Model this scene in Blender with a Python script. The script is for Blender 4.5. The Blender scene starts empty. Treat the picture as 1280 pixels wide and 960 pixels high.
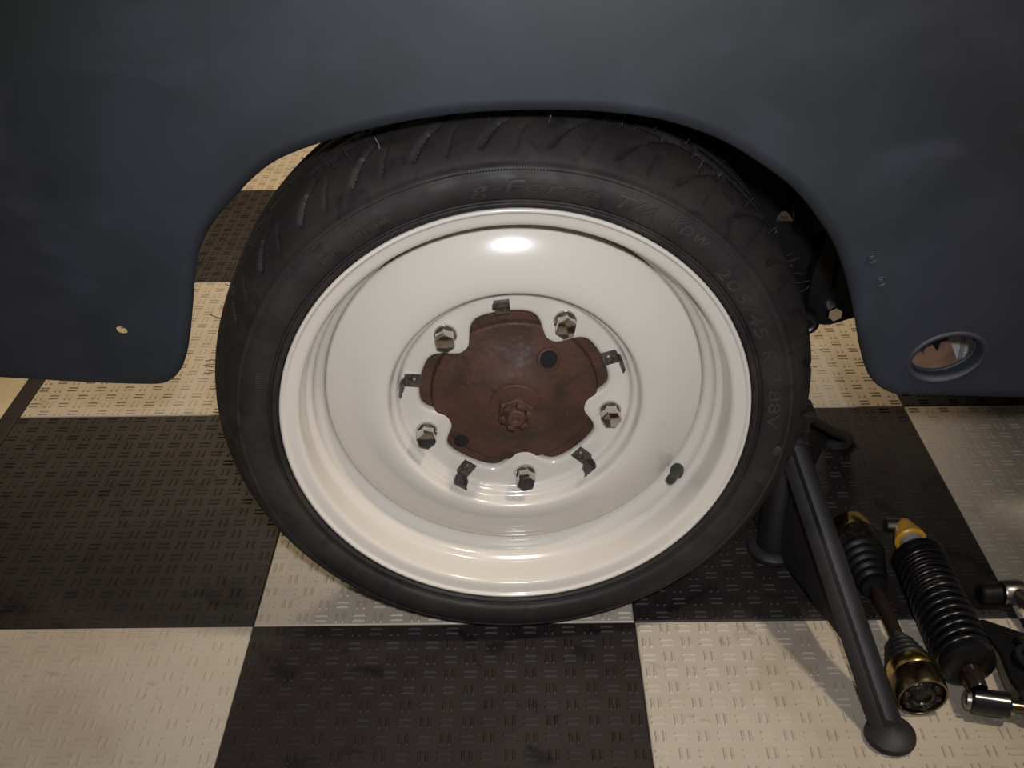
import bpy, bmesh, math, random
from mathutils import Vector, Matrix, Euler
random.seed(7)
PI = math.pi
S = bpy.context.scene
C = S.collection

# ------------------------------------------------------------------ camera, world, lights, exposure
def camera():
    pt, ro, yaw = math.radians(32.234), math.radians(-1.111), math.radians(-0.683)
    fw = Vector((math.sin(yaw) * math.cos(pt), math.cos(yaw) * math.cos(pt), -math.sin(pt)))
    r = fw.cross(Vector((0, 0, 1))).normalized()
    u = r.cross(fw)
    r2 = r * math.cos(ro) + u * math.sin(ro)
    u2 = -r * math.sin(ro) + u * math.cos(ro)
    m = Matrix((r2, u2, -fw)).transposed().to_4x4()
    m.translation = Vector((0.0071, -0.8973, 0.9130))
    cd = bpy.data.cameras.new('camera')
    cd.sensor_width = 36.0
    cd.lens = 36.0 * 1373.3 / 1280.0
    cd.clip_start = 0.02
    o = bpy.data.objects.new('camera', cd)
    o.matrix_world = m
    C.objects.link(o)
    S.camera = o
camera()

W = bpy.data.worlds.new('garage_air')
S.world = W
W.use_nodes = True
W.node_tree.nodes['Background'].inputs['Color'].default_value = (1.0, 0.90, 0.78, 1)
W.node_tree.nodes['Background'].inputs['Strength'].default_value = 0.09

def lamp(name, kind, loc, power, color, size, target=None):
    d = bpy.data.lights.new(name, kind)
    d.energy = power
    d.color = color
    if kind == 'AREA':
        d.shape = 'DISK'
        d.size = size
    else:
        d.shadow_soft_size = size
    o = bpy.data.objects.new(name, d)
    o.location = loc
    if target is not None:
        o.rotation_euler = (Vector(target) - Vector(loc)).to_track_quat('-Z', 'Y').to_euler()
    C.objects.link(o)
    return o
key = lamp('work_light', 'SPOT', (0.045, -0.93, 1.01), 48.0, (0.97, 0.98, 1.03), 0.02, (-0.01, 0.0, 0.36))
key.data.spot_size = math.radians(70)
key.data.spot_blend = 1.0
lamp('ceiling_lamp', 'AREA', (1.05, -0.40, 2.3), 31.0, (1.0, 0.86, 0.68), 0.22, (0.5, -0.3, 0.0))
lamp('rear_ceiling_lamp', 'AREA', (-0.2, 1.75, 2.2), 60.0, (1.0, 0.79, 0.52), 0.8, (0.0, 1.0, 0.0))

S.view_settings.view_transform = 'Standard'
S.view_settings.look = 'None'
S.view_settings.gamma = 1.0
S.view_settings.use_curve_mapping = False
S.view_settings.exposure = 0.0

# ------------------------------------------------------------------ helpers
def tag(o, label=None, cat=None, group=None, kind=None):
    if label: o['label'] = label
    if cat: o['category'] = cat
    if group: o['group'] = group
    if kind: o['kind'] = kind
    return o

def empty(name, loc=(0, 0, 0), rot=(0, 0, 0)):
    o = bpy.data.objects.new(name, None)
    o.empty_display_size = 0.05
    o.location = loc
    o.rotation_euler = rot
    C.objects.link(o)
    return o

def link(name, me, mat, parent=None, smooth=35):
    if mat is not None and not me.materials:
        me.materials.append(mat)
    if smooth:
        me.shade_smooth()
        me.set_sharp_from_angle(angle=math.radians(smooth))
    o = bpy.data.objects.new(name, me)
    C.objects.link(o)
    if parent is not None:
        o.parent = parent
    return o

def mesh(name, V, F, fix=True):
    me = bpy.data.meshes.new(name)
    me.from_pydata([tuple(v) for v in V], [], F)
    if fix:
        bm = bmesh.new(); bm.from_mesh(me)
        bmesh.ops.remove_doubles(bm, verts=bm.verts, dist=1e-6)
        bmesh.ops.recalc_face_normals(bm, faces=bm.faces)
        bm.to_mesh(me); bm.free()
    return me

class MB:
    """collects shapes of ONE part"""
    def __init__(s): s.V = []; s.F = []
    def add(s, V, F):
        n = len(s.V); s.V += [Vector(v) for v in V]; s.F += [tuple(i + n for i in f) for f in F]; return s
    def lathe(s, prof, p0, d, seg=40, phase=0.0, closed=False):
        """prof: (radius, distance along axis d from p0); a 0 radius closes the end"""
        d = Vector(d).normalized(); p0 = Vector(p0)
        a = d.orthogonal().normalized(); b = d.cross(a)
        V = []; F = []
        for r, h in prof:
            for i in range(seg):
                t = 2 * PI * i / seg + phase
                V.append(p0 + d * h + (a * math.cos(t) + b * math.sin(t)) * max(r, 1e-5))
        n = len(prof)
        for j in range(n - 1 + (1 if closed else 0)):
            k = (j + 1) % n
            for i in range(seg):
                i2 = (i + 1) % seg
                F.append((j * seg + i, j * seg + i2, k * seg + i2, k * seg + i))
        return s.add(V, F)
    def cyl(s, p0, p1, r, r2=None, seg=24, bev=0.0008):
        p0 = Vector(p0); p1 = Vector(p1); L = (p1 - p0).length; r2 = r if r2 is None else r2
        return s.lathe([(0, 0), (r - bev, 0), (r, bev), (r2, L - bev), (r2 - bev, L), (0, L)], p0, p1 - p0, seg)
    def box(s, c, dim, rot=None, bev=0.0):
        x, y, z = [t / 2 for t in dim]; m = rot or Matrix.Identity(3); c = Vector(c)
        bm = bmesh.new(); bmesh.ops.create_cube(bm, size=1.0)
        for v in bm.verts: v.co = Vector((v.co.x * 2 * x, v.co.y * 2 * y, v.co.z * 2 * z))
        if bev: bmesh.ops.bevel(bm, geom=list(bm.edges), offset=bev, segments=2, affect='EDGES', profile=0.5)
        bm.verts.index_update()
        V = [c + m @ v.co for v in bm.verts]; F = [tuple(v.index for v in f.verts) for f in bm.faces]
        bm.free(); return s.add(V, F)
    def tube(s, pts, r, seg=10, closed=False, radii=None):
        pts = [Vector(p) for p in pts]; n = len(pts); V = []; F = []
        up = None
        for i, p in enumerate(pts):
            if closed: t = pts[(i + 1) % n] - pts[i - 1]
            else: t = pts[min(i + 1, n - 1)] - pts[max(i - 1, 0)]
            t.normalize()
            if up is None: up = t.orthogonal().normalized()
            up = (up - t * up.dot(t)).normalized(); b = t.cross(up)
            rr = radii[i] if radii else r
            for k in range(seg):
                a = 2 * PI * k / seg
                V.append(p + (up * math.cos(a) + b * math.sin(a)) * rr)
        for i in range(n if closed else n - 1):
            j = (i + 1) % n
            for k in range(seg):
                k2 = (k + 1) % seg
                F.append((i * seg + k, i * seg + k2, j * seg + k2, j * seg + k))
        if not closed:
            F.append(tuple(range(seg))[::-1]); F.append(tuple((n - 1) * seg + k for k in range(seg)))
        return s.add(V, F)
    def prism(s, outline, d, bev=0.0):
        """outline: coplanar 3-D points, extruded by vector d"""
        n = len(outline); d = Vector(d); o = [Vector(p) for p in outline]
        cen = sum(o, Vector()) / n
        if bev:
            k = bev / max((p - cen).length for p in o)
            rings = [[p + (cen - p).normalized() * bev for p in o],
                     [p + d.normalized() * bev for p in o],
                     [p + d - d.normalized() * bev for p in o],
                     [p + d + (cen - p).normalized() * bev for p in o]]
        else:
            rings = [o, [p + d for p in o]]
        V = [v for r in rings for v in r]; F = []
        for j in range(len(rings) - 1):
            for i in range(n):
                i2 = (i + 1) % n
                F.append((j * n + i, j * n + i2, (j + 1) * n + i2, (j + 1) * n + i))
        F.append(tuple(range(n))[::-1]); F.append(tuple((len(rings) - 1) * n + i for i in range(n)))
        return s.add(V, F)
    def build(s, name, mat, parent=None, smooth=35):
        return link(name, mesh(name, s.V, s.F), mat, parent, smooth)

# ------------------------------------------------------------------ materials
def mat(name, col, rough=0.5, metal=0.0, coat=0.0, noise=None, rough_noise=None, bump=None, spec=0.5, coords='Object', layers=()):
    """noise: (scale, colour2, low, high[, detail]); bump: (scale, strength, distance)"""
    m = bpy.data.materials.new(name); m.use_nodes = True
    nt = m.node_tree; N = nt.nodes; L = nt.links; b = N['Principled BSDF']
    b.inputs['Base Color'].default_value = (*col, 1)
    b.inputs['Roughness'].default_value = rough
    b.inputs['Metallic'].default_value = metal
    b.inputs['Specular IOR Level'].default_value = spec
    b.inputs['Coat Weight'].default_value = coat
    b.inputs['Coat Roughness'].default_value = 0.08
    tc = N.new('ShaderNodeTexCoord')
    if coords == 'World':
        g = N.new('ShaderNodeNewGeometry'); vec = g.outputs['Position']
    else:
        vec = tc.outputs[coords]
    def nz(scale, detail=5.0, dist=0.0, off=(0, 0, 0), sc=(1, 1, 1)):
        mp = N.new('ShaderNodeMapping'); mp.inputs['Location'].default_value = off; mp.inputs['Scale'].default_value = sc
        L.new(vec, mp.inputs['Vector'])
        t = N.new('ShaderNodeTexNoise'); t.inputs['Scale'].default_value = scale; t.inputs['Detail'].default_value = detail
        t.inputs['Distortion'].default_value = dist
        L.new(mp.outputs['Vector'], t.inputs['Vector']); return t.outputs['Fac']
    def ramp(f, lo, hi):
        r = N.new('ShaderNodeMapRange'); r.inputs['From Min'].default_value = lo; r.inputs['From Max'].default_value = hi
        r.interpolation_type = 'SMOOTHSTEP'; L.new(f, r.inputs['Value']); return r.outputs['Result']
    cur = None
    ls = list(layers)
    if noise: ls.insert(0, noise)
    for i, ly in enumerate(ls):
        sc, c2, lo, hi = ly[:4]
        stretch = ly[4] if len(ly) > 4 else (1, 1, 1)
        f = ramp(nz(sc, 6.0, 0.6, (i * 3.1, i * 1.7, i * 2.3), stretch), lo, hi)
        mx = N.new('ShaderNodeMix'); mx.data_type = 'RGBA'
        L.new(f, mx.inputs['Factor'])
        if cur is None: mx.inputs['A'].default_value = (*col, 1)
        else: L.new(cur, mx.inputs['A'])
        mx.inputs['B'].default_value = (*c2, 1)
        cur = mx.outputs['Result']
    if cur is not None: L.new(cur, b.inputs['Base Color'])
    if rough_noise:
        sc, r2 = rough_noise
        f = ramp(nz(sc, 5.0, 0.3, (9, 4, 2)), 0.35, 0.65)
        r = N.new('ShaderNodeMapRange'); r.inputs['To Min'].default_value = rough; r.inputs['To Max'].default_value = r2
        L.new(f, r.inputs['Value']); L.new(r.outputs['Result'], b.inputs['Roughness'])
    if bump:
        bp = N.new('ShaderNodeBump'); bp.inputs['Strength'].default_value = bump[1]; bp.inputs['Distance'].default_value = bump[2]
        L.new(nz(bump[0], 6.0), bp.inputs['Height']); L.new(bp.outputs['Normal'], b.inputs['Normal'])
    return m

M = {}
M['white_tile'] = mat('white_tile_plastic', (0.39, 0.34, 0.275), 0.42, noise=(5.0, (0.33, 0.275, 0.21), 0.45, 0.75), rough_noise=(14, 0.55),
                      coords='World', layers=((2.6, (0.25, 0.19, 0.13), 0.60, 0.70), (34.0, (0.25, 0.205, 0.15), 0.62, 0.80)), bump=(160, 0.12, 0.002))
M['black_tile'] = mat('black_tile_plastic', (0.016, 0.0118, 0.0108), 0.60, spec=0.3, noise=(6.0, (0.022, 0.0175, 0.0155), 0.40, 0.65), rough_noise=(12, 0.62),
                      coords='World', layers=((18.0, (0.007, 0.005, 0.006), 0.58, 0.68), (3.0, (0.028, 0.025, 0.022), 0.56, 0.72)), bump=(160, 0.12, 0.002))
M['concrete'] = mat('bare_concrete', (0.42, 0.36, 0.26), 0.75, noise=(7, (0.33, 0.28, 0.20), 0.4, 0.7), coords='World', bump=(60, 0.2, 0.003))
M['primer'] = mat('grey_primer', (0.0155, 0.0190, 0.0290), 0.56, noise=(4.2, (0.0100, 0.0130, 0.0175), 0.42, 0.58), rough_noise=(7, 0.62),
                  layers=((7.0, (0.0225, 0.0262, 0.0380), 0.48, 0.72, (1, 1, 1.6)), (13.0, (0.0115, 0.0160, 0.0190), 0.50, 0.70, (1, 1, 0.5))))
M['inner_black'] = mat('black_chassis_paint', (0.003, 0.003, 0.003), 0.5, spec=0.25, noise=(12, (0.006, 0.0055, 0.005), 0.45, 0.7))
M['rubber'] = mat('tyre_rubber', (0.015, 0.012, 0.012), 0.58, spec=0.35, noise=(16, (0.024, 0.020, 0.017), 0.42, 0.68), rough_noise=(30, 0.70),
                  layers=((55, (0.010, 0.008, 0.009), 0.55, 0.70), (9, (0.030, 0.024, 0.019), 0.58, 0.74)), bump=(240, 0.12, 0.001))
M['rubber_text'] = mat('tyre_lettering_rubber', (0.026, 0.0225, 0.021), 0.42, noise=(60, (0.040, 0.034, 0.030), 0.45, 0.7))
M['cream'] = mat('cream_gloss_paint', (0.575, 0.535, 0.475), 0.20, coat=0.5, noise=(3, (0.555, 0.515, 0.45), 0.4, 0.7))
M['chrome'] = mat('chrome_plating', (0.62, 0.60, 0.58), 0.12, 1.0)
M['steel'] = mat('dull_steel', (0.34, 0.32, 0.30), 0.35, 1.0, noise=(90, (0.22, 0.20, 0.18), 0.45, 0.7))
M['spring_steel'] = mat('blackened_spring_steel', (0.24, 0.215, 0.20), 0.36, 0.85, noise=(120, (0.06, 0.05, 0.045), 0.45, 0.7))
M['rust'] = mat('rusted_iron', (0.074, 0.034, 0.023), 0.50, spec=0.3, noise=(26, (0.046, 0.025, 0.018), 0.40, 0.66), rough_noise=(60, 0.72), bump=(170, 0.4, 0.003),
                layers=((70, (0.085, 0.040, 0.026), 0.55, 0.75), (14, (0.026, 0.020, 0.017), 0.58, 0.74)))
M['hole_shade'] = mat('drum_hole_shade', (0.004, 0.003, 0.003), 0.9)  # near-black colour painting the shade inside the drum holes
M['valve'] = mat('valve_rubber', (0.030, 0.031, 0.026), 0.45)
M['stand'] = mat('dark_grey_stand_paint', (0.016, 0.0135, 0.0145), 0.55, spec=0.35, noise=(30, (0.010, 0.0085, 0.009), 0.45, 0.7), layers=((90, (0.026, 0.021, 0.019), 0.64, 0.74),))
M['stand_tube'] = mat('black_stand_tube', (0.010, 0.009, 0.010), 0.45)
M['brass'] = mat('gold_passivated_steel', (0.72, 0.52, 0.18), 0.22, 1.0, noise=(50, (0.45, 0.32, 0.12), 0.45, 0.75))
M['bronze'] = mat('oily_bronze_steel', (0.26, 0.20, 0.12), 0.25, 1.0, noise=(60, (0.10, 0.075, 0.05), 0.42, 0.7))
M['boot'] = mat('rubber_boot', (0.006, 0.006, 0.007), 0.5, spec=0.3)
M['shaft'] = mat('oily_dark_shaft', (0.035, 0.024, 0.02), 0.22, 0.6)
M['grease'] = mat('greasy_black_metal', (0.02, 0.017, 0.015), 0.25, 0.5, noise=(120, (0.05, 0.042, 0.035), 0.5, 0.7), bump=(180, 0.5, 0.002))
M['coil'] = mat('black_spring_paint', (0.005, 0.005, 0.006), 0.28, spec=0.35)
M['copper'] = mat('copper_brown_damper', (0.30, 0.17, 0.12), 0.35, 0.7, noise=(60, (0.2, 0.1, 0.08), 0.45, 0.7))
M['yellow'] = mat('yellow_bush_paint', (0.62, 0.33, 0.03), 0.4, noise=(60, (0.45, 0.22, 0.03), 0.5, 0.75))
M['black_gloss'] = mat('black_gloss_paint', (0.006, 0.006, 0.007), 0.25, coat=0.3)
M['grey_metal'] = mat('pale_grey_metal', (0.30, 0.30, 0.32), 0.45, noise=(40, (0.22, 0.22, 0.24), 0.45, 0.7))
M['brown'] = mat('brown_rusty_plate', (0.17, 0.095, 0.06), 0.6, noise=(60, (0.10, 0.055, 0.036), 0.42, 0.7))

# ------------------------------------------------------------------ floor: moulded chequer tiles on a concrete slab
TS, TX, TY = 0.4426, -0.3098, 0.0315          # tile size, corner of the tile under the wheel
TT = 0.012
def tile_mesh(name, m):
    mb = MB()
    g = 0.0005; w = TS - 2 * g; h = w / 2
    # plate with a small chamfer; its origin is its centre on the top face
    c = 0.0012
    rings = [(h, -TT), (h, -c), (h - c, 0.0)]
    V = []
    for r, z in rings: V += [(-r, -r, z), (r, -r, z), (r, r, z), (-r, r, z)]
    F = [(8, 9, 10, 11)]
    for j in range(2):
        for i in range(4):
            i2 = (i + 1) % 4
            F.append((j * 4 + i, j * 4 + i2, (j + 1) * 4 + i2, (j + 1) * 4 + i))
    mb.add(V, F)
    n = 20; p = TS / n
    for i in range(n):
        for j in range(n):
            cx = -TS / 2 + (i + 0.5) * p; cy = -TS / 2 + (j + 0.5) * p
            for sgn in (-1, 1):
                L_, B_, o, hh = 0.0078, 0.00185, 0.0039 * sgn, 0.0016
                pts = [(-L_, -B_, 0), (L_, -B_, 0), (L_, B_, 0), (-L_, B_, 0),
                       (-L_ * 0.82, -B_ * 0.35, hh), (L_ * 0.82, -B_ * 0.35, hh), (L_ * 0.82, B_ * 0.35, hh), (-L_ * 0.82, B_ * 0.35, hh)]
                if (i + j) % 2: q = [(cx + a, cy + b + o, z) for a, b, z in pts]
                else: q = [(cx - b - o, cy + a, z) for a, b, z in pts]
                mb.add(q, [(0, 1, 5, 4), (1, 2, 6, 5), (2, 3, 7, 6), (3, 0, 4, 7), (4, 5, 6, 7)])
    me = bpy.data.meshes.new(name)
    me.from_pydata([tuple(v) for v in mb.V], [], mb.F)
    me.materials.append(m)
    return me

slab = MB().box((0, 1.0, -TT - 0.05), (7.0, 7.0, 0.1)).build('floor', M['concrete'], None, 0)
tag(slab, 'chequered black and white garage floor of moulded plastic tiles on bare concrete', 'floor', kind='structure')
tm = {0: tile_mesh('white_tile', M['white_tile']), 1: tile_mesh('black_tile', M['black_tile'])}
for i in range(-1, 4):
    for j in range(-3, 6):
        k = (i + j) % 2                                        # tile (0,-1) in front of the wheel is black
        o = bpy.data.objects.new('tile', tm[1 if k else 0])
        o.location = (TX + (i + 0.5) * TS, TY + (j + 0.5) * TS, 0)
        o.rotation_euler = (0, 0, 0)
        C.objects.link(o); o.parent = slab
# black edging ramp along the outer tile column on the left, one length per tile
for j in range(-3, 6):
    x0 = TX - TS; y0 = TY + j * TS
    mb = MB(); e = 0.0006; w = 0.036
    mb.prism([(x0 - e, y0 + e, -TT), (x0 - e, y0 + e, -0.0005), (x0 - 0.006, y0 + e, -0.0005), (x0 - w, y0 + e, -TT + 0.002), (x0 - w, y0 + e, -TT)], (0, TS - 2 * e, 0))
    mb.build('edge_strip', M['black_tile'], slab, 20)

# ------------------------------------------------------------------ car body side (quarter panel with the wheel arch)
def ysurf(x, z):
    y = -0.036
    if z < 0.55: y += 0.22 * (0.55 - z) ** 2
    if z > 0.62: y += 0.30 * (z - 0.62) ** 2
    return y + 0.03 * x * x
OUT = [(-0.80, 0.392), (-0.65, 0.382), (-0.56, 0.376), (-0.4853, 0.3711), (-0.4403, 0.3679), (-0.3877, 0.3646), (-0.3424, 0.3632), (-0.3306, 0.365), (-0.322, 0.3701), (-0.3141, 0.3794), (-0.3082, 0.3903), (-0.3024, 0.4046), (-0.296, 0.4264), (-0.2895, 0.4517), (-0.2828, 0.4785), (-0.2765, 0.4981), (-0.2697, 0.5127), (-0.263, 0.5239), (-0.2544, 0.5343), (-0.2438, 0.5452), (-0.2317, 0.5574), (-0.2199, 0.5686), (-0.2049, 0.5804), (-0.1906, 0.5886), (-0.1664, 0.5979), (-0.1359, 0.607), (-0.1093, 0.6134), (-0.0765, 0.6196), (-0.0375, 0.6243), (0.0011, 0.626), (0.0396, 0.6257), (0.0781, 0.6231), (0.1118, 0.6185), (0.1367, 0.6121), (0.1633, 0.6022), (0.1803, 0.5937), (0.1977, 0.5831), (0.2177, 0.5695), (0.2338, 0.5571), (0.2483, 0.5425), (0.2612, 0.5268), (0.273, 0.5109), (0.2831, 0.4938), (0.2936, 0.4708), (0.3022, 0.4479), (0.3095, 0.4251), (0.3176, 0.3989), (0.3234, 0.3826), (0.3295, 0.3687), (0.337, 0.3564), (0.3472, 0.3467), (0.359, 0.3405), (0.3724, 0.3382), (0.4226, 0.3356), (0.4849, 0.3319), (0.58, 0.329), (0.68, 0.326), (0.80, 0.323)]
def resample(P, n):
    # Catmull-Rom, then even arc length
    Q = []
    for i in range(len(P) - 1):
        p0 = P[max(i - 1, 0)]; p1 = P[i]; p2 = P[i + 1]; p3 = P[min(i + 2, len(P) - 1)]
        for k in range(12):
            t = k / 12
            Q.append(tuple(0.5 * ((2 * p1[a]) + (-p0[a] + p2[a]) * t + (2 * p0[a] - 5 * p1[a] + 4 * p2[a] - p3[a]) * t * t + (-p0[a] + 3 * p1[a] - 3 * p2[a] + p3[a]) * t ** 3) for a in (0, 1)))
    Q.append(P[-1])
    # light smoothing
    for _ in range(6):
        Q = [Q[0]] + [tuple((Q[i - 1][a] + 2 * Q[i][a] + Q[i + 1][a]) / 4 for a in (0, 1)) for i in range(1, len(Q) - 1)] + [Q[-1]]
    s = [0]
    for i in range(1, len(Q)): s.append(s[-1] + math.dist(Q[i], Q[i - 1]))
    R = []; j = 0
    for k in range(n):
        t = s[-1] * k / (n - 1)
        while j < len(s) - 2 and s[j + 1] < t: j += 1
        f = (t - s[j]) / max(s[j + 1] - s[j], 1e-9)
        R.append(tuple(Q[j][a] + f * (Q[j + 1][a] - Q[j][a]) for a in (0, 1)))
    return R

body = empty('car', (0, 0, 0))
tag(body, 'car in dark grey primer with a cream wheel and black tyre under its arch', 'car')
ZT = 0.98
def build_panel():
    n = 300
    P = resample(OUT, n)
    nrm = []
    for i in range(n):
        a = P[max(i - 2, 0)]; b = P[min(i + 2, n - 1)]
        t = Vector((b[0] - a[0], b[1] - a[1])).normalized()
        nrm.append(Vector((-t.y, t.x)))                       # points into the sheet
    V = []; rows = 0
    rr = 0.011
    prof = [(0.004, 0.030), (0.0012, 0.018)] + [(rr * (1 - math.cos(a)), rr * (1 - math.sin(a))) for a in [PI / 2 * k / 6 for k in range(7)]]
    def inset(i, d):
        return P[i][0] + nrm[i].x * d, P[i][1] + nrm[i].y * d
    for d, dy in prof:
        for i in range(n):
            x, z = inset(i, d)
            V.append((x, ysurf(x, z) + dy, z))
        rows += 1
    m = 36
    for k in range(1, m + 1):
        t = (k / m) ** 1.5
        for i in range(n):
            x0, z0 = inset(i, rr)
            x1 = -0.80 + 1.6 * (i / (n - 1)); z1 = ZT
            # blend the sideways position slowly so that the rows stay even
            x = x0 + (x1 - x0) * t; z = z0 + (z1 - z0) * t
            V.append((x, ysurf(x, z), z))
        rows += 1
    F = []
    for j in range(rows - 1):
        for i in range(n - 1):
            F.append((j * n + i, (j + 1) * n + i, (j + 1) * n + i + 1, j * n + i + 1))
    me = bpy.data.meshes.new('quarter_panel'); me.from_pydata(V, [], F)
    bm = bmesh.new(); bm.from_mesh(me)
    bmesh.ops.recalc_face_normals(bm, faces=bm.faces)
    # make normals face the camera side (-y)
    bm.faces.ensure_lookup_table()
    if sum(f.normal.y for f in bm.faces) > 0: bmesh.ops.reverse_faces(bm, faces=bm.faces)
    bm.to_mesh(me); bm.free()
    o = link('quarter_panel', me, M['primer'], body, 40)
    sd = o.modifiers.new('sheet', 'SOLIDIFY'); sd.thickness = 0.0014; sd.offset = -1
    # drilled and pressed holes
    def cutter(cx, cz, rx, rz, tilt):
        pts = []
        for k in range(40):
            a = 2 * PI * k / 40
            u, v = rx * math.cos(a), rz * math.sin(a)
            x = cx + u * math.cos(tilt) - v * math.sin(tilt); z = cz + u * math.sin(tilt) + v * math.cos(tilt)
            pts.append((x, -0.10, z))
        me2 = mesh('cut', MB().prism(pts, (0, 0.2, 0)).V, MB().prism(pts, (0, 0.2, 0)).F)
        return bpy.data.objects.new('cut', me2)
    cuts = [cutter(0.3990, 0.3850, 0.0345, 0.0255, math.radians(14)), cutter(-0.3564, 0.4284, 0.0052, 0.0038, math.radians(-20))]
    for c in cuts:
        C.objects.link(c)
        b = o.modifiers.new('hole', 'BOOLEAN'); b.operation = 'DIFFERENCE'; b.solver = 'EXACT'; b.object = c
    dg = bpy.context.evaluated_depsgraph_get()
    me3 = bpy.data.meshes.new_from_object(o.evaluated_get(dg))
    o.modifiers.clear(); o.data = me3
    for c in cuts: bpy.data.objects.remove(c)
    me3.shade_smooth(); me3.set_sharp_from_angle(angle=math.radians(40))
    return o
build_panel()

# pressed collar of the large oval hole: a raised soft lip that rolls inwards
def oval_ring(cx, cz, rx, rz, tilt, prof, name, m, parent, seg=64):
    V = []; F = []
    for d, dy in prof:
        for k in range(seg):
            a = 2 * PI * k / seg
            u, v = (rx + d) * math.cos(a), (rz + d) * math.sin(a)
            x = cx + u * math.cos(tilt) - v * math.sin(tilt); z = cz + u * math.sin(tilt) + v * math.cos(tilt)
            V.append((x, ysurf(x, z) + dy, z))
    for j in range(len(prof) - 1):
        for k in range(seg):
            k2 = (k + 1) % seg
            F.append((j * seg + k, j * seg + k2, (j + 1) * seg + k2, (j + 1) * seg + k))
    return link(name, mesh(name, V, F), m, parent, 50)
oval_ring(0.3990, 0.3850, 0.0345, 0.0255, math.radians(14),
          [(0.0035, 0.0004), (0.0020, -0.0012), (0.0004, -0.0018), (-0.0012, -0.0012), (-0.0024, 0.0006), (-0.0032, 0.004), (-0.0040, 0.012), (-0.0055, 0.013), (-0.0055, 0.0145), (-0.0028, 0.0145), (-0.001, 0.006), (0.0, 0.001)],
          'hole_collar', M['primer'], body)
for cx, cz in ((0.3112, 0.4916), (0.3229, 0.4685)):
    MB().lathe([(0.0052, 0.0006), (0.0044, -0.0005), (0.0036, -0.0003), (0.0030, 0.0002), (0.0022, -0.0006), (0, -0.0008)], (cx, ysurf(cx, cz), cz), (0, 1, 0), 20).build('plugged_hole', M['primer'], body)
# rusty plate and pale bracket seen inside the oval hole
pts = [(x, 0.030, z) for x, z in ((0.376, 0.318), (0.376, 0.345), (0.386, 0.357), (0.394, 0.3640), (0.4000, 0.3555), (0.4005, 0.3680), (0.405, 0.3705), (0.4135, 0.3585), (0.4155, 0.3735), (0.421, 0.3735),
                                  (0.426, 0.366), (0.432, 0.354), (0.4375, 0.343), (0.4392, 0.332), (0.4385, 0.318))]
MB().prism(pts, (0, 0.003, 0)).build('rusty_plate', M['brown'], body, 20)
mb = MB(); mb.box((0.50, 0.075, 0.38), (0.12, 0.003, 0.13), None, 0.001); mb.box((0.456, 0.068, 0.38), (0.004, 0.012, 0.13), None, 0.001)
mb.build('pale_bracket', M['grey_metal'], body)
# unseen sheet over the body, added to keep lamplight off the floor beneath
MB().box((0.35, 0.50, ZT), (0.9, 1.02, 0.004)).box((-0.45, 0.425, ZT), (0.7, 0.87, 0.004)).build('unseen_shade_deck', M['primer'], body, 0)

# unseen underbody sheet, added right of the wheel to block the rear lamp
MB().box((0.98, 0.62, 0.366), (0.98, 0.95, 0.004)).build('unseen_shade_pan', M['inner_black'], body, 0)
# black inner wheel housing behind the wheel on the right, with a half-round hole
def inner_wall():
    y = 0.262
    o = MB().box((0.46, y, 0.635), (0.66, 0.004, 0.68)).build('inner_wheel_housing', M['inner_black'], body, 0)
    pts = [(0.306 + dx, 0.2, 0.396 + dz) for dx, dz in ((-0.008, 0), (-0.008, 0.006), (-0.004, 0.013), (0.001, 0.014), (0.006, 0.009), (0.011, 0.002), (0.011, 0.0))]
    m = MB().prism(pts, (0, 0.12, 0))
    c = bpy.data.objects.new('cut', mesh('cut', m.V, m.F)); C.objects.link(c)
    b = o.modifiers.new('hole', 'BOOLEAN'); b.solver = 'EXACT'; b.object = c
    dg = bpy.context.evaluated_depsgraph_get(); me = bpy.data.meshes.new_from_object(o.evaluated_get(dg))
    o.modifiers.clear(); o.data = me; bpy.data.objects.remove(c)
inner_wall()
# suspension lug at the foot of the housing with its hex bolt, and a bush beside it
pts = []
for k in range(13):
    a = PI + PI * 0.62 * k / 12
    pts.append((0.366 + 0.026 * math.cos(a), 0.236, 0.296 + 0.022 * math.sin(a)))
pts += [(0.42, 0.236, 0.292), (0.50, 0.236, 0.31), (0.50, 0.236, 0.40), (0.352, 0.236, 0.40), (0.340, 0.236, 0.34)]
lug = MB().prism(pts, (0, 0.022, 0), 0.002).build('suspension_lug', M['inner_black'], body)
mb = MB(); mb.lathe([(0, -0.010), (0.0085, -0.010), (0.0098, -0.008), (0.0098, 0), (0.0125, 0.0005), (0.0125, 0.002), (0, 0.002)], (0.371, 0.236, 0.294), (0, 1, 0), 6, 0.3)
mb.build('hex_bolt', M['chrome'], lug, 25)
mb = MB(); mb.lathe([(0, 0), (0.013, 0), (0.0145, 0.002), (0.0145, 0.034), (0.013, 0.036), (0, 0.036)], (0.338, 0.218, 0.286), (0, 1, 0), 28)
bush = mb.build('bush', M['inner_black'], body)
mb = MB(); mb.lathe([(0.0065, 0.001), (0.0085, -0.001), (0.0095, 0.001), (0.0085, 0.003)], (0.338, 0.217, 0.286), (0, 1, 0), 28, closed=True)
mb.build('bush_sleeve', M['steel'], bush)
# damper behind the housing edge: dark tube with a few bright dust specks
mb = MB(); mb.cyl((0.33, 0.235, 0.40), (0.30, 0.245, 0.62), 0.018, seg=20); mb.build('damper_tube', M['inner_black'], body)
mb = MB(); mb.cyl((0.372, 0.24, 0.325), (0.366, 0.25, 0.44), 0.009, seg=16); mb.build('brake_pipe_bracket', M['inner_black'], body)

# ------------------------------------------------------------------ wheel
ZC = 0.298
RW = Euler((math.radians(1.07), 0, math.radians(1.83)), 'XYZ')
RM = RW.to_matrix()
WLOC = Vector((0, 0, ZC)) - RM @ Vector((0, 0, ZC))

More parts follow.
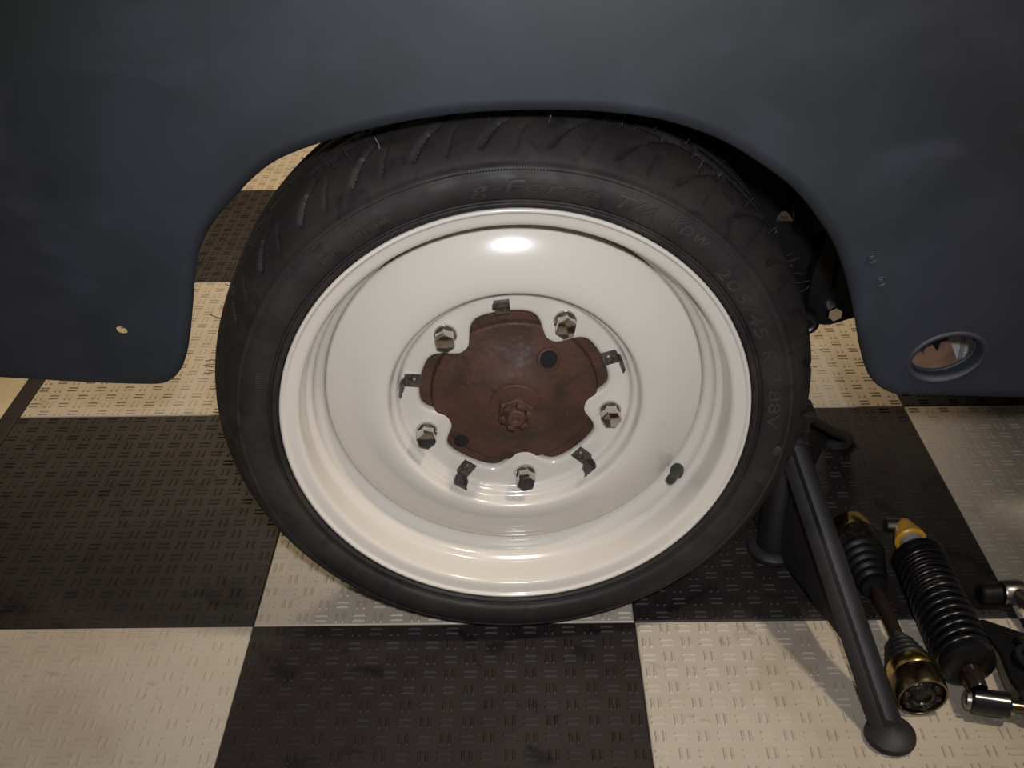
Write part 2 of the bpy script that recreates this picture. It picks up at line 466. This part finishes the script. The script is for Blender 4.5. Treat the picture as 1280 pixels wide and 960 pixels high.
def ring(prof, seg, f=None, closed=False):
    """prof: (radius, y) about the wheel axis; f(theta, j, r, y) -> (r, y) bends it"""
    V = []; F = []
    for j, (r, y) in enumerate(prof):
        for i in range(seg):
            t = 2 * PI * i / seg
            rr, yy = f(t, j, r, y) if f else (r, y)
            V.append(Vector((rr * math.cos(t), yy, ZC + rr * math.sin(t))))
    n = len(prof)
    for j in range(n if closed else n - 1):
        k = (j + 1) % n
        for i in range(seg):
            i2 = (i + 1) % seg
            F.append((j * seg + i, k * seg + i, k * seg + i2, j * seg + i2))
    return V, F

def spline(P, sub):
    Q = []
    for i in range(len(P) - 1):
        p0 = P[max(i - 1, 0)]; p1 = P[i]; p2 = P[i + 1]; p3 = P[min(i + 2, len(P) - 1)]
        for k in range(sub):
            t = k / sub
            Q.append(tuple(0.5 * ((2 * p1[a]) + (-p0[a] + p2[a]) * t + (2 * p0[a] - 5 * p1[a] + 4 * p2[a] - p3[a]) * t * t + (-p0[a] + 3 * p1[a] - 3 * p2[a] + p3[a]) * t ** 3) for a in (0, 1)))
    Q.append(P[-1]); return Q

# rim: lip, flange face, bead seat, safety hump, well, then the hidden back
RIM = [(0.2290, 0.0080), (0.2318, 0.0050), (0.2326, 0.0022), (0.2322, 0.0004), (0.2308, -0.0005), (0.2292, -0.0002), (0.2280, 0.0012), (0.2268, 0.0022),
       (0.2215, 0.0032), (0.2175, 0.0042), (0.2152, 0.0058), (0.2140, 0.0088), (0.2134, 0.0130), (0.2126, 0.0220), (0.2118, 0.0300), (0.2108, 0.0345), (0.2092, 0.0368), (0.2068, 0.0390), (0.2054, 0.0412),
       (0.2044, 0.0450), (0.2026, 0.0490), (0.1998, 0.0522), (0.1968, 0.0560), (0.1948, 0.0610), (0.1935, 0.0680), (0.1930, 0.1200), (0.2050, 0.1450), (0.2120, 0.1700), (0.2160, 0.1930), (0.2320, 0.1990), (0.2318, 0.2010), (0.2150, 0.1960), (0.2100, 0.1700), (0.2030, 0.1470), (0.1955, 0.1240), (0.1955, 0.0700), (0.1990, 0.0600), (0.2060, 0.0540), (0.2100, 0.0400), (0.2160, 0.0300), (0.2165, 0.0090)]
wb = MB()
V, F = ring(spline(RIM[:25], 3) + RIM[25:], 200, closed=True)
wb.add(V, F)

# wheel disc: crowned ring, step down to the lug flange, scalloped centre opening
BOLT0 = 131.8
def hole_r(t):
    d = math.degrees(t); r = 0.0978
    for k in range(5):
        e = (d - (BOLT0 - 72 * k) + 180) % 360 - 180
        r -= 0.0275 * math.exp(-abs(e / 12.5) ** 2.6)
    return r
DISC = [(0.1945, 0.0620), (0.1932, 0.0570), (0.1895, 0.0535), (0.1850, 0.0503), (0.1800, 0.0472), (0.1740, 0.0440), (0.1670, 0.0408), (0.1590, 0.0377), (0.1520, 0.0355), (0.1460, 0.0341), (0.1390, 0.0333), (0.1330, 0.0336),
        (0.1302, 0.0346), (0.1285, 0.0368), (0.1276, 0.0405), (0.1268, 0.0440), (0.1255, 0.0460), (0.1236, 0.0470), (0.1218, 0.0480), (0.1204, 0.0502), (0.1192, 0.0532), (0.1168, 0.0550), (0.1130, 0.0553)]
dprof = spline(DISC, 3)
n0 = len(dprof)
# flange: from 0.113 inwards to the opening, then a rolled edge
inner = [(0.3, 0.0), (0.6, 0.0), (0.85, 0.0), ('e', 0.0045, 0.0), ('e', 0.0026, 0.0006), ('e', 0.0010, 0.0020), ('e', 0.0, 0.0045), ('e', 0.0004, 0.0085), ('e', 0.0030, 0.0090), ('e', 0.0060, 0.0066), ('o', 0.113, 0.0066), ('o', 0.1175, 0.0062), ('o', 0.124, 0.0020), ('o', 0.129, -0.010), ('o', 0.140, -0.0160), ('o', 0.160, -0.0130), ('o', 0.180, -0.0040), ('o', 0.1930, 0.0120)]
def disc_f(t, j, r, y):
    if j < n0: return r, y
    e = inner[j - n0]; h = hole_r(t); y0 = 0.0553
    if e[0] == 'e': return h + e[1], y0 + e[2]
    if e[0] == 'o': return e[1], y0 + e[2]
    return 0.113 + (h + 0.006 - 0.113) * e[0], y0
V, F = ring(dprof + [(0.1, 0.05)] * len(inner), 360, disc_f)
wb.add(V, F)
wheel = wb.build('wheel', M['cream'], body, 45)
wheel.location = WLOC; wheel.rotation_euler = RW
tag(wheel, 'cream painted steel wheel with lug bolts and scalloped centre')

# sidewall and tread section, outer bead to inner bead
SIDE = [(0.2320, 0.0060), (0.2350, -0.0005), (0.2385, -0.0020), (0.2400, 0.0004), (0.2418, 0.0005), (0.2440, -0.0040), (0.2500, -0.0062), (0.2580, -0.0068), (0.2650, -0.0055),
        (0.2695, -0.0030), (0.2715, -0.0034), (0.2735, -0.0022), (0.2760, 0.0010), (0.2800, 0.0045), (0.2850, 0.0100), (0.2900, 0.0165), (0.2950, 0.0245), (0.2990, 0.0330), (0.3015, 0.0430), (0.3032, 0.0570), (0.3040, 0.0750), (0.3042, 0.1000)]
half = spline(SIDE, 3)
full = half + [(r, 0.200 - y) for r, y in reversed(half[:-1])]
arc = [0.0]
for i in range(1, len(full)): arc.append(arc[-1] + math.dist(full[i], full[i - 1]))
a_sh = next(arc[i] for i in range(len(full)) if full[i][0] > 0.2830)
def tread(t, j, r, y):
    u = arc[j] - a_sh
    d = 0.0
    if 0 < u < 0.15 and y < 0.19:
        n = 30; st = 2 * PI / n
        for ph, b, w, dep, u0, u1 in ((0.0, 2.2, 0.0022, 0.0042, 0.004, 0.085), (0.45, 1.1, 0.0012, 0.0022, 0.0, 0.034)):
            tc = ph * st - b * u - 26 * max(u - 0.015, 0) ** 2
            e = ((t - tc + st / 2) % st) - st / 2
            x = abs(e) * r / w
            if x < 1.6 and u0 < u < u1:
                k = max(0.0, min(1.0, (1.6 - x) / 1.0)); k *= min(1.0, (u - u0) / 0.004, (u1 - u) / 0.004)
                d = max(d, dep * k)
        for yc in (0.068, 0.100, 0.132):
            x = abs(y - yc) / 0.004
            if x < 1.3: d = max(d, 0.006 * max(0.0, min(1.0, (1.3 - x) / 0.5)))
    ny = 0.0
    if u < 0.03 and y < 0.05: ny = 0.5                           # on the shoulder the groove goes in and back
    return r - d * (1 - 0.3 * ny), y + d * ny
V, F = ring(full, 1260, tread)
for i, v in enumerate(V):                                        # flat where the tyre stands on the floor
    w = RM @ v + WLOC
    if w.z < 0.0016:
        w.y += (-0.004 if w.y < 0.1 else 0.004) * min(1.0, (0.0016 - w.z) / 0.006); w.z = 0.0016
        V[i] = RM.inverted() @ (w - WLOC)
me = bpy.data.meshes.new('tyre'); me.from_pydata([tuple(v) for v in V], [], F)
tyre = link('tyre', me, M['rubber'], wheel, 50)
tag(tyre, 'black low profile tyre with raised sidewall lettering')

def side_y(r):
    for i in range(len(half) - 1):
        if half[i][0] <= r <= half[i + 1][0]:
            f = (r - half[i][0]) / max(half[i + 1][0] - half[i][0], 1e-9); return half[i][1] + f * (half[i + 1][1] - half[i][1])
    return -0.005

def lettering(text, a_mid, a_span, r_base, height, name='tyre_lettering', shear=0.0, lift=0.0014, m=None, outline=False, widen=1.0):
    cu = bpy.data.curves.new('txt', 'FONT'); cu.body = text; cu.size = 1.0; cu.resolution_u = 3; cu.shear = shear
    cu.align_x = 'CENTER'; cu.space_character = 1.08
    cu.offset = 0.016
    to = bpy.data.objects.new('txt', cu); C.objects.link(to)
    dg = bpy.context.evaluated_depsgraph_get()
    tm_ = bpy.data.meshes.new_from_object(to.evaluated_get(dg))
    bpy.data.objects.remove(to)
    xs = [v.co.x for v in tm_.vertices]; ys = [v.co.y for v in tm_.vertices]
    x0, x1, y0, y1 = min(xs), max(xs), min(ys), max(ys)
    bm = bmesh.new(); bm.from_mesh(tm_)
    bmesh.ops.subdivide_edges(bm, edges=[e for e in bm.edges if e.calc_length() > 0.12], cuts=2)
    ret = bmesh.ops.extrude_face_region(bm, geom=list(bm.faces))
    top = {v for v in ret['geom'] if isinstance(v, bmesh.types.BMVert)}
    for v in bm.verts:
        fx = (v.co.x - (x0 + x1) / 2) / (x1 - x0); fy = (v.co.y - y0) / (y1 - y0)
        a = math.radians(a_mid - fx * a_span); r = r_base + fy * height
        y = side_y(r) + (-lift if v in top else 0.0006)
        v.co = Vector((r * math.cos(a), y, ZC + r * math.sin(a)))
    bmesh.ops.recalc_face_normals(bm, faces=bm.faces)
    me = bpy.data.meshes.new(name); bm.to_mesh(me); bm.free()
    o = link(name, me, m or M['rubber_text'], wheel, 30)
    return o
lettering('g-Force', 85.8, 25.5, 0.2475, 0.0155, shear=0.2)
lettering('T/A', 65.0, 9.0, 0.2520, 0.0125, shear=0.3)
lettering('KDW', 53.0, 9.5, 0.2555, 0.0095, shear=0.2)
lettering('205/45', 33.0, 20.5, 0.2465, 0.0120, shear=0.1)
lettering('R17', 15.0, 8.5, 0.2470, 0.0120)
lettering('88V', 3.4, 10.5, 0.2470, 0.0120)
# fine moulded serration bands (too small to read) on the left of the sidewall
mb = MB()
def dash(a, r0, r1, w, lift=0.0006):
    a = math.radians(a); q = []
    for dy in (0.0005, -lift):
        for da, r in ((-w, r0), (w, r0), (w, r1), (-w, r1)):
            t = a + da / r; q.append((r * math.cos(t), side_y(r) + dy, ZC + r * math.sin(t)))
    mb.add(q, [(4, 5, 6, 7), (0, 1, 5, 4), (1, 2, 6, 5), (2, 3, 7, 6), (3, 0, 4, 7)])
a = 114.5
while a < 132.0:
    if random.random() > 0.12: dash(a, 0.2590, 0.2632, 0.00045)
    if random.random() > 0.2: dash(a + 0.3, 0.2515, 0.2565, 0.0006)
    a += 0.55
for a0, a1 in ((163, 176), (186, 201)):
    a = a0
    while a < a1:
        dash(a, 0.2500, 0.2560, 0.00045); a += 0.6
for k in range(26): dash(84 + k * 0.55, 0.2708, 0.2728, 0.0005, 0.0004)
tag(mb.build('tyre_serration', M['rubber_text'], wheel, 20), kind='stuff')
mb = MB(); q = Vector((0.2638 * math.cos(math.radians(-8)), -0.0050, ZC + 0.2638 * math.sin(math.radians(-8))))
mb.lathe([(0.0062, 0.001), (0.0058, -0.0010), (0.0045, -0.0016), (0, -0.0017)], q, (0, 1, 0), 20); mb.build('tyre_dot', M['rubber_text'], wheel)
# rubber vent hairs standing off the tread
mb = MB()
for k in range(150):
    t = random.uniform(0, 2 * PI); y = random.choice((0.034, 0.052, 0.085, 0.115)) + random.uniform(-.003, .003)
    if math.sin(t) < -0.55: continue
    r = 0.301; L_ = random.uniform(0.005, 0.011)
    d = Vector((math.cos(t) , random.uniform(-0.5, 0.3), math.sin(t))) ; p = Vector((r * math.cos(t), y, ZC + r * math.sin(t)))
    b = p + d * L_ * 0.6 + Vector((random.uniform(-1, 1), random.uniform(-1, 1), random.uniform(-1, 1))) * 0.0012
    e = b + d * L_ * 0.5 + Vector((random.uniform(-1, 1), random.uniform(-1, 1), random.uniform(-1, 1))) * 0.002
    mb.tube([p, b, e], 0.0004, 4)
tag(mb.build('tyre_vent_hairs', M['rubber_text'], wheel, 60), kind='stuff')

def pol(r, deg, y):
    a = math.radians(deg); return Vector((r * math.cos(a), y, ZC + r * math.sin(a)))
# five hex lug bolts with cone washers
def lug_bolt():
    mb = MB()
    mb.lathe([(0.0060, 0.004), (0.0112, 0.0), (0.0118, -0.0018), (0.0112, -0.0040), (0.0102, -0.0050), (0.0080, -0.0052)], (0, 0, 0), (0, 1, 0), 32)
    mb.lathe([(0.0080, -0.0045), (0.0100, -0.0052), (0.0104, -0.0068), (0.0104, -0.0185), (0.0098, -0.0200), (0.0060, -0.0206), (0, -0.0206)], (0, 0, 0), (0, 1, 0), 6)
    return mesh('lug_bolt', mb.V, mb.F)
wm = lug_bolt()
wm.materials.append(M['chrome']); wm.shade_smooth(); wm.set_sharp_from_angle(angle=math.radians(22))
for k in range(5):
    b = bpy.data.objects.new('lug_bolt', wm); C.objects.link(b); b.parent = wheel
    b.location = pol(0.1015, BOLT0 - 72 * k, 0.0550)
    b.rotation_euler = (0, math.radians((8, 25, -12, 30, 3)[k]), 0)

# five riveted hub-cap clips, each a flat foot with a rivet and a standing tongue
def clip_mesh():
    mb = MB()
    # local frame: +x outwards along the radius, -y towards the viewer, z across
    w = 0.0062; t = 0.0011
    path = [(-0.0080, -0.0004), (0.0035, -0.0004), (0.0052, -0.0012), (0.0060, -0.0035), (0.0066, -0.0085), (0.0084, -0.0115), (0.0090, -0.0150), (0.0078, -0.0180)]
    V = []; F = []
    for i, (x, y) in enumerate(path):
        a = path[max(i - 1, 0)]; b = path[min(i + 1, len(path) - 1)]
        d = Vector((b[0] - a[0], b[1] - a[1])).normalized(); nn = Vector((d.y, -d.x)) * t
        ww = w if i < 3 else (0.0048 if i == 3 else 0.0066)
        for (ox, oy) in ((0, 0), (nn.x, nn.y)):
            for s in (-1, 1): V.append((x + ox, y + oy, s * ww))
    for i in range(len(path) - 1):
        b = i * 4; c = b + 4
        F += [(b, b + 1, c + 1, c), (b + 2, c + 2, c + 3, b + 3), (b, c, c + 2, b + 2), (b + 1, b + 3, c + 3, c + 1)]
    e = (len(path) - 1) * 4
    F += [(0, 2, 3, 1), (e, e + 1, e + 3, e + 2)]
    mb.add(V, F)
    nf = len(mb.F)
    mb.lathe([(0.0030, -0.0010), (0.0028, -0.0024), (0.0016, -0.0030), (0, -0.0031)], (-0.0025, 0, 0), (0, 1, 0), 14)
    me = mesh('hub_cap_clip', mb.V, mb.F, False)
    me.materials.append(M['spring_steel']); me.materials.append(M['steel'])
    for q in me.polygons: q.material_index = 1 if q.index >= nf else 0
    bm = bmesh.new(); bm.from_mesh(me); bmesh.ops.recalc_face_normals(bm, faces=bm.faces); bm.to_mesh(me); bm.free()
    me.shade_smooth(); me.set_sharp_from_angle(angle=math.radians(25))
    return me
cm_ = clip_mesh()
for k in range(5):
    a = 95.8 - 72 * k
    c = bpy.data.objects.new('hub_cap_clip', cm_); C.objects.link(c); c.parent = wheel
    c.location = pol(0.1075, a, 0.0550)
    c.rotation_euler = (0, math.radians(-a + (0, 7, -5, 6, -6)[k]), 0)
    c.scale = (1.22, 1.22, 1.22)
# rubber valve stem
mb = MB(); p = pol(0.2035, -30.0, 0.0520)
d = Vector((-0.62 * math.cos(math.radians(-30)), -1, -0.45 * math.sin(math.radians(-30)))).normalized()
mb.lathe([(0.0060, -0.004), (0.0082, 0.0), (0.0084, 0.004), (0.0076, 0.0075), (0.0056, 0.011), (0.0048, 0.016), (0.0052, 0.018), (0.0052, 0.027), (0.0044, 0.029), (0, 0.0292)], p, d, 24)
mb.build('valve_stem', M['valve'], wheel)

# ------------------------------------------------------------------ brake drum behind the wheel opening
DR = [(0.1250, 0.1200), (0.1250, 0.0680), (0.1235, 0.0660), (0.0895, 0.0650), (0.0872, 0.0642), (0.0860, 0.0620), (0.0852, 0.0585), (0.0838, 0.0568), (0.0815, 0.0562), (0.0740, 0.0553), (0.0640, 0.0530), (0.0540, 0.0490), (0.0450, 0.0440), (0.0380, 0.0400), (0.0320, 0.0375), (0.0270, 0.0365), (0.0100, 0.0362)]
V, F = ring(spline(DR, 3) + [(0.0, 0.0362)], 160)
me = mesh('brake_drum', V, F)
drum = link('brake_drum', me, M['rust'], body, 50)
drum.location = WLOC; drum.rotation_euler = RW
tag(drum, 'rusty brown brake drum hub')
# inspection hole with its raised collar, and a smaller hole near the edge; black discs paint their shade
def drum_hole(r, deg, y, r_in, r_out, d):
    p = pol(r, deg, y); mb = MB(); d = Vector(d).normalized()
    mb.lathe([(r_out + 0.002, 0.002), (r_out, -0.0012), (r_in + 0.001, -0.0016), (r_in, -0.0004), (r_in - 0.0003, 0.0015)], p, d, 28)
    o = mb.build('hole_collar', M['rust'], drum)
    mb = MB(); mb.lathe([(r_in - 0.0001, -0.0003), (r_in - 0.0006, -0.0007), (0, -0.0008)], p, d, 28); mb.build('hole_shade_disc', M['hole_shade'], drum)
drum_hole(0.0570, 52.5, 0.0498, 0.0088, 0.0120, (-0.25, 1, -0.32))
p = pol(0.0800, -135.5, 0.0560); mb = MB(); mb.lathe([(0.0080, 0.0), (0.0074, -0.0010), (0, -0.0010)], p, (0, 1, 0), 24); mb.build('edge_hole_shade', M['hole_shade'], drum)
# washer, castle nut, axle stub
mb = MB(); mb.lathe([(0.0262, 0.037), (0.0262, 0.0345), (0.0250, 0.0330), (0.0150, 0.0326)], (0, 0, ZC), (0, 1, 0), 40); mb.build('washer', M['rust'], drum)
mb = MB()
mb.lathe([(0.0180, 0.0335), (0.0186, 0.0325), (0.0186, 0.0205), (0.0165, 0.0195), (0.0110, 0.0195), (0.0110, 0.0255), (0, 0.0255)], (0, 0, ZC), (0, 1, 0), 6, 0.4)
nut = mb.build('castle_nut', M['rust'], drum, 25)
for k in range(6):
    a = 2 * PI * k / 6 + 0.15
    m3 = Matrix.Rotation(-a, 3, 'Y')
    MB().box(Vector((0.0130 * math.cos(a), 0.0165, ZC + 0.0130 * math.sin(a))), (0.0048, 0.0080, 0.0076), m3, 0.0008).build('nut_crown', M['rust'], drum)
mb = MB(); mb.lathe([(0.0095, 0.030), (0.0095, 0.0125), (0.0085, 0.0108), (0.0040, 0.0108), (0.0030, 0.0125), (0, 0.0125)], (0, 0, ZC), (0, 1, 0), 24); mb.build('axle_stub', M['rust'], drum)

# ------------------------------------------------------------------ jack stand
js = empty('jack_stand', (0.312, 0.137, 0))
tag(js, 'dark grey steel jack stand with splayed legs on round feet beside the tyre', 'jack stand')
def rel(v): return Vector(v) - Vector((0.312, 0.137, 0))
def channel_leg(foot, top, w0, w1):
    foot = rel(foot); top = rel(top); d = (top - foot).normalized()
    side = d.cross(Vector((0, 0, 1))).normalized(); out = side.cross(d).normalized()
    if out.z < 0: out = -out
    mb = MB(); prof = [(-1, 0.0), (-0.80, 0.006), (-0.52, 0.010), (-0.30, 0.004), (0.0, 0.002), (0.30, 0.004), (0.52, 0.010), (0.80, 0.006), (1, 0.0)]
    V = []; F = []; n = 14; k = len(prof)
    for i in range(n + 1):
        t = i / n; p = foot + (top - foot) * t; w = w0 + (w1 - w0) * t
        for u, h in prof: V.append(p + side * (u * w) + out * h)
        for u, h in reversed(prof): V.append(p + side * (u * w * 0.96) + out * (h - 0.003))
    m = 2 * k
    for i in range(n):
        for j in range(m):
            j2 = (j + 1) % m
            F.append((i * m + j, i * m + j2, (i + 1) * m + j2, (i + 1) * m + j))
    F.append(tuple(range(m))); F.append(tuple(n * m + j for j in range(m)))
    mb.add(V, F)
    leg = mb.build('leg', M['stand'], js, 40)
    f = MB(); f.lathe([(0, 0), (0.024, 0), (0.026, 0.003), (0.025, 0.008), (0.017, 0.014), (0, 0.016)], Vector((foot.x, foot.y, 0.0015)), (0, 0, 1), 28)
    f.build('round_foot', M['stand'], leg)
    return leg
channel_leg((0.377, -0.139, 0.006), (0.306, 0.108, 0.198), 0.0180, 0.0175)
channel_leg((0.450, 0.385, 0.006), (0.324, 0.156, 0.198), 0.0190, 0.0170)
channel_leg((0.235, 0.400, 0.006), (0.308, 0.165, 0.198), 0.0190, 0.0170)
mb = MB(); mb.cyl((0, 0, 0.018), (0, 0, 0.215), 0.0205, seg=28, bev=0.002); mb.build('post', M['stand_tube'], js)
mb = MB(); mb.lathe([(0.0215, 0.0), (0.0300, 0.002), (0.0310, 0.008), (0.0260, 0.013), (0.0215, 0.014)], (0, 0, 0.012), (0, 0, 1), 28, closed=True); mb.build('base_collar', M['stand'], js)
mb = MB(); mb.box((0.008, 0, 0.220), (0.030, 0.034, 0.012), None, 0.003); mb.build('saddle', M['stand'], js)
# web plates from the post to the legs
for foot, top in (((0.377, -0.139, 0.006), (0.306, 0.108, 0.198)), ((0.450, 0.385, 0.006), (0.324, 0.156, 0.198)), ((0.235, 0.400, 0.006), (0.308, 0.165, 0.198))):
    f = rel(foot); t = rel(top); d = Vector((f.x, f.y, 0)).normalized(); s = d.cross(Vector((0, 0, 1)))
    p1 = f + (t - f) * 0.20; p2 = f + (t - f) * 0.93
    q = [d * 0.019 + Vector((0, 0, 0.020)), Vector((p1.x, p1.y, p1.z - 0.003)), Vector((p2.x, p2.y, p2.z - 0.003)), d * 0.019 + Vector((0, 0, 0.185))]
    q = [p - s * 0.0012 for p in q]
    MB().prism(q, s * 0.0024).build('web_plate', M['stand'], js, 20)

# ------------------------------------------------------------------ drive shaft with two joints, lying on the floor
ds = empty('drive_shaft', (0.416, 0.037, 0))
tag(ds, 'short drive shaft with rubber boots and gold flange lying beside the jack stand leg', 'drive shaft')
P0 = Vector((-0.008, 0.120, 0.0305)); P1 = Vector((-0.001, -0.148, 0.0288)); D = (P1 - P0).normalized()
def seg(prof, name, m, s=36, parent=ds): return MB().lathe([(r * 0.82, h - 0.018 if h > 0.15 else h) for r, h in prof], P0, D, s).build(name, m, parent, 40)
seg([(0, -0.004), (0.024, -0.004), (0.0315, -0.002), (0.0335, 0.0), (0.0335, 0.019), (0.0300, 0.021)], 'gold_flange', M['brass'])
seg([(0.0300, 0.017), (0.0345, 0.020), (0.0350, 0.030), (0.0340, 0.040), (0.0300, 0.046)], 'joint_housing', M['grease'])
pr = [(0.0300, 0.042)]
for k in range(5):
    h = 0.046 + k * 0.0105; r = 0.0335 - k * 0.0030
    pr += [(r, h), (r + 0.0012, h + 0.003), (r, h + 0.006), (r - 0.0042, h + 0.0088)]
pr += [(0.0185, 0.098), (0.0185, 0.106), (0.0100, 0.108)]
seg(pr, 'boot', M['boot'])
seg([(0.0100, 0.100), (0.0100, 0.212)], 'bar', M['shaft'], 24)
seg([(0.0105, 0.200), (0.0120, 0.202), (0.0120, 0.207), (0.0105, 0.209)], 'boot_clamp', M['steel'], 24)
pr = [(0.0105, 0.206), (0.0150, 0.208)]
for k in range(4):
    h = 0.210 + k * 0.0085; r = 0.0180 + k * 0.0033
    pr += [(r - 0.003, h), (r + 0.0012, h + 0.0035), (r, h + 0.006)]
pr += [(0.0300, 0.245), (0.0305, 0.250)]
b2 = seg(pr, 'boot', M['boot'])
seg([(0.0295, 0.243), (0.0312, 0.245), (0.0316, 0.252), (0.0316, 0.258), (0.0300, 0.260)], 'joint_band', M['brass'])
seg([(0.0300, 0.258), (0.0322, 0.260), (0.0330, 0.264), (0.0330, 0.284), (0.0320, 0.287), (0.0292, 0.287), (0.0280, 0.284), (0.0275, 0.281)], 'joint_cup', M['bronze'], 48)
cup = seg([(0.0282, 0.280), (0.0270, 0.2835), (0.0245, 0.2855), (0.0220, 0.2835), (0.0180, 0.2840), (0.0150, 0.2870), (0.0105, 0.2880), (0.0090, 0.2850), (0, 0.2848)], 'joint_face', M['grease'], 40)
a_ = D.orthogonal().normalized(); b_ = D.cross(a_)
for k in range(6):
    t = 2 * PI * k / 6; q = P0 + D * 0.2655 + (a_ * math.cos(t) + b_ * math.sin(t)) * 0.0176
    MB().lathe([(0.0042, 0), (0.0040, 0.0022), (0.0028, 0.0034), (0, 0.0036)], q, D, 14).build('ball', M['grease'], cup)

# ------------------------------------------------------------------ coil-over shock
cs = empty('coilover_shock', (0.476, 0.03, 0))
tag(cs, 'black coil-over shock absorber with yellow top mount lying on the floor', 'shock absorber')
A0 = Vector((-0.001, 0.133, 0.0335)); A1 = Vector((-0.003, -0.125, 0.0335)); AD = (A1 - A0).normalized()
def sg(prof, name, m, s=32, parent=cs): return MB().lathe(prof, A0, AD, s).build(name, m, parent, 40)
# yellow wedge mount
mt = sg([(0, 0.000), (0.0085, 0.001), (0.0105, 0.005), (0.0185, 0.030), (0.0190, 0.034), (0.0170, 0.036), (0, 0.036)], 'top_mount', M['yellow'])
mb = MB(); c0 = A0 + AD * 0.004; sx = Vector((1, 0, 0))
mb.cyl(c0 - sx * 0.022, c0 + sx * 0.006, 0.0085, seg=20); mb.build('eye_bush', M['steel'], mt)
sg([(0.0130, 0.034), (0.0140, 0.036), (0.0140, 0.062), (0.0130, 0.064)], 'collar', M['grey_metal'])
sg([(0.0130, 0.060), (0.0280, 0.061), (0.0310, 0.065), (0.0310, 0.070), (0.0290, 0.073), (0.0130, 0.074)], 'spring_seat', M['coil'])
sg([(0.0215, 0.070), (0.0215, 0.140), (0.0190, 0.122)], 'damper_body', M['copper'])
sg([(0.0190, 0.138), (0.0212, 0.140), (0.0212, 0.230), (0.0190, 0.232)], 'lower_body', M['coil'])
pts = []; turns = 13; aa = AD.orthogonal().normalized(); bb = AD.cross(aa)
for i in range(turns * 24 + 1):
    t = 2 * PI * i / 24; h = 0.074 + 0.152 * i / (turns * 24)
    pts.append(A0 + AD * h + (aa * math.cos(t) + bb * math.sin(t)) * 0.0275)
MB().tube(pts, 0.0036, 8).build('spring', M['coil'], cs, 60)
sg([(0.0130, 0.222), (0.0290, 0.224), (0.0310, 0.228), (0.0300, 0.236), (0.0220, 0.242), (0, 0.243)], 'lower_spring_seat', M['coil'])
sg([(0.0100, 0.238), (0.0100, 0.268), (0.0090, 0.270)], 'rod', M['shaft'], 20)
ey = A0 + AD * 0.274 + Vector((0.012, 0, -0.014)); ex = Vector((1, -0.22, 0)).normalized()
eye = MB().cyl(ey - ex * 0.018, ey + ex * 0.020, 0.0135, seg=28, bev=0.002).build('lower_eye', M['black_gloss'], cs)
MB().lathe([(0.0095, 0.0), (0.0110, -0.002), (0.0100, -0.006), (0.006, -0.008), (0, -0.008)], ey - ex * 0.017, ex, 20).build('bolt_head', M['steel'], eye)
MB().lathe([(0.0060, 0.0), (0.0060, 0.016), (0.0095, 0.017), (0.0105, 0.021), (0.0100, 0.027), (0.0070, 0.030), (0, 0.030)], ey + ex * 0.019, ex, 20).build('bolt_end', M['bronze'], eye)

# ------------------------------------------------------------------ black suspension arm beside the shock
sa = empty('suspension_arm', (0.552, -0.045, 0))
tag(sa, 'black painted suspension bracket plate lying to the right of the coil-over shock', 'bracket')
outl = [(-0.042, 0.050), (-0.034, 0.053), (0.000, 0.034), (0.018, 0.026), (0.060, 0.018), (0.075, 0.0), (0.075, -0.048), (0.020, -0.052), (-0.015, -0.060), (-0.032, -0.056), (-0.036, -0.040), (-0.033, 0.000)]
MB().prism([(x, y, 0.0015) for x, y in outl], (0, 0, 0.022), 0.003).build('plate', M['black_gloss'], sa)
MB().lathe([(0.0110, 0.0), (0.0190, 0.0), (0.0190, 0.010), (0.0175, 0.012), (0.0120, 0.012), (0.0110, 0.010)], (-0.004, -0.014, 0.022), (0, 0, 1), 32, closed=True).build('bush_ring', M['boot'], sa)
MB().lathe([(0, 0.0), (0.0085, 0.0), (0.0085, 0.010), (0.0070, 0.012), (0, 0.012)], (-0.004, 0.012, 0.022), (0, 0, 1), 6).build('bolt', M['grease'], sa, 20)

# ------------------------------------------------------------------ steel rod end at the right edge
rl = empty('rod_link', (0.568, 0.045, 0))
tag(rl, 'bright steel rod link with black rubber bush on the white tile at the right edge', 'rod link')
MB().cyl((0.004, 0.014, 0.018), (0.022, -0.085, 0.042), 0.0085, 0.0075, seg=20).build('rod', M['steel'], rl)
MB().lathe([(0.0070, -0.012), (0.0140, -0.012), (0.0150, -0.010), (0.0150, 0.010), (0.0140, 0.012), (0.0070, 0.012)], (0.004, 0.010, 0.0165), (1, 0.05, 0), 28, closed=True).build('eye', M['steel'], rl)
MB().cyl((-0.034, 0.008, 0.0165), (-0.009, 0.009, 0.0165), 0.0120, seg=24, bev=0.002).build('bush', M['boot'], rl)
MB().cyl((0.016, 0.011, 0.0165), (0.085, 0.014, 0.0165), 0.0085, seg=20).build('bar', M['shaft'], rl)
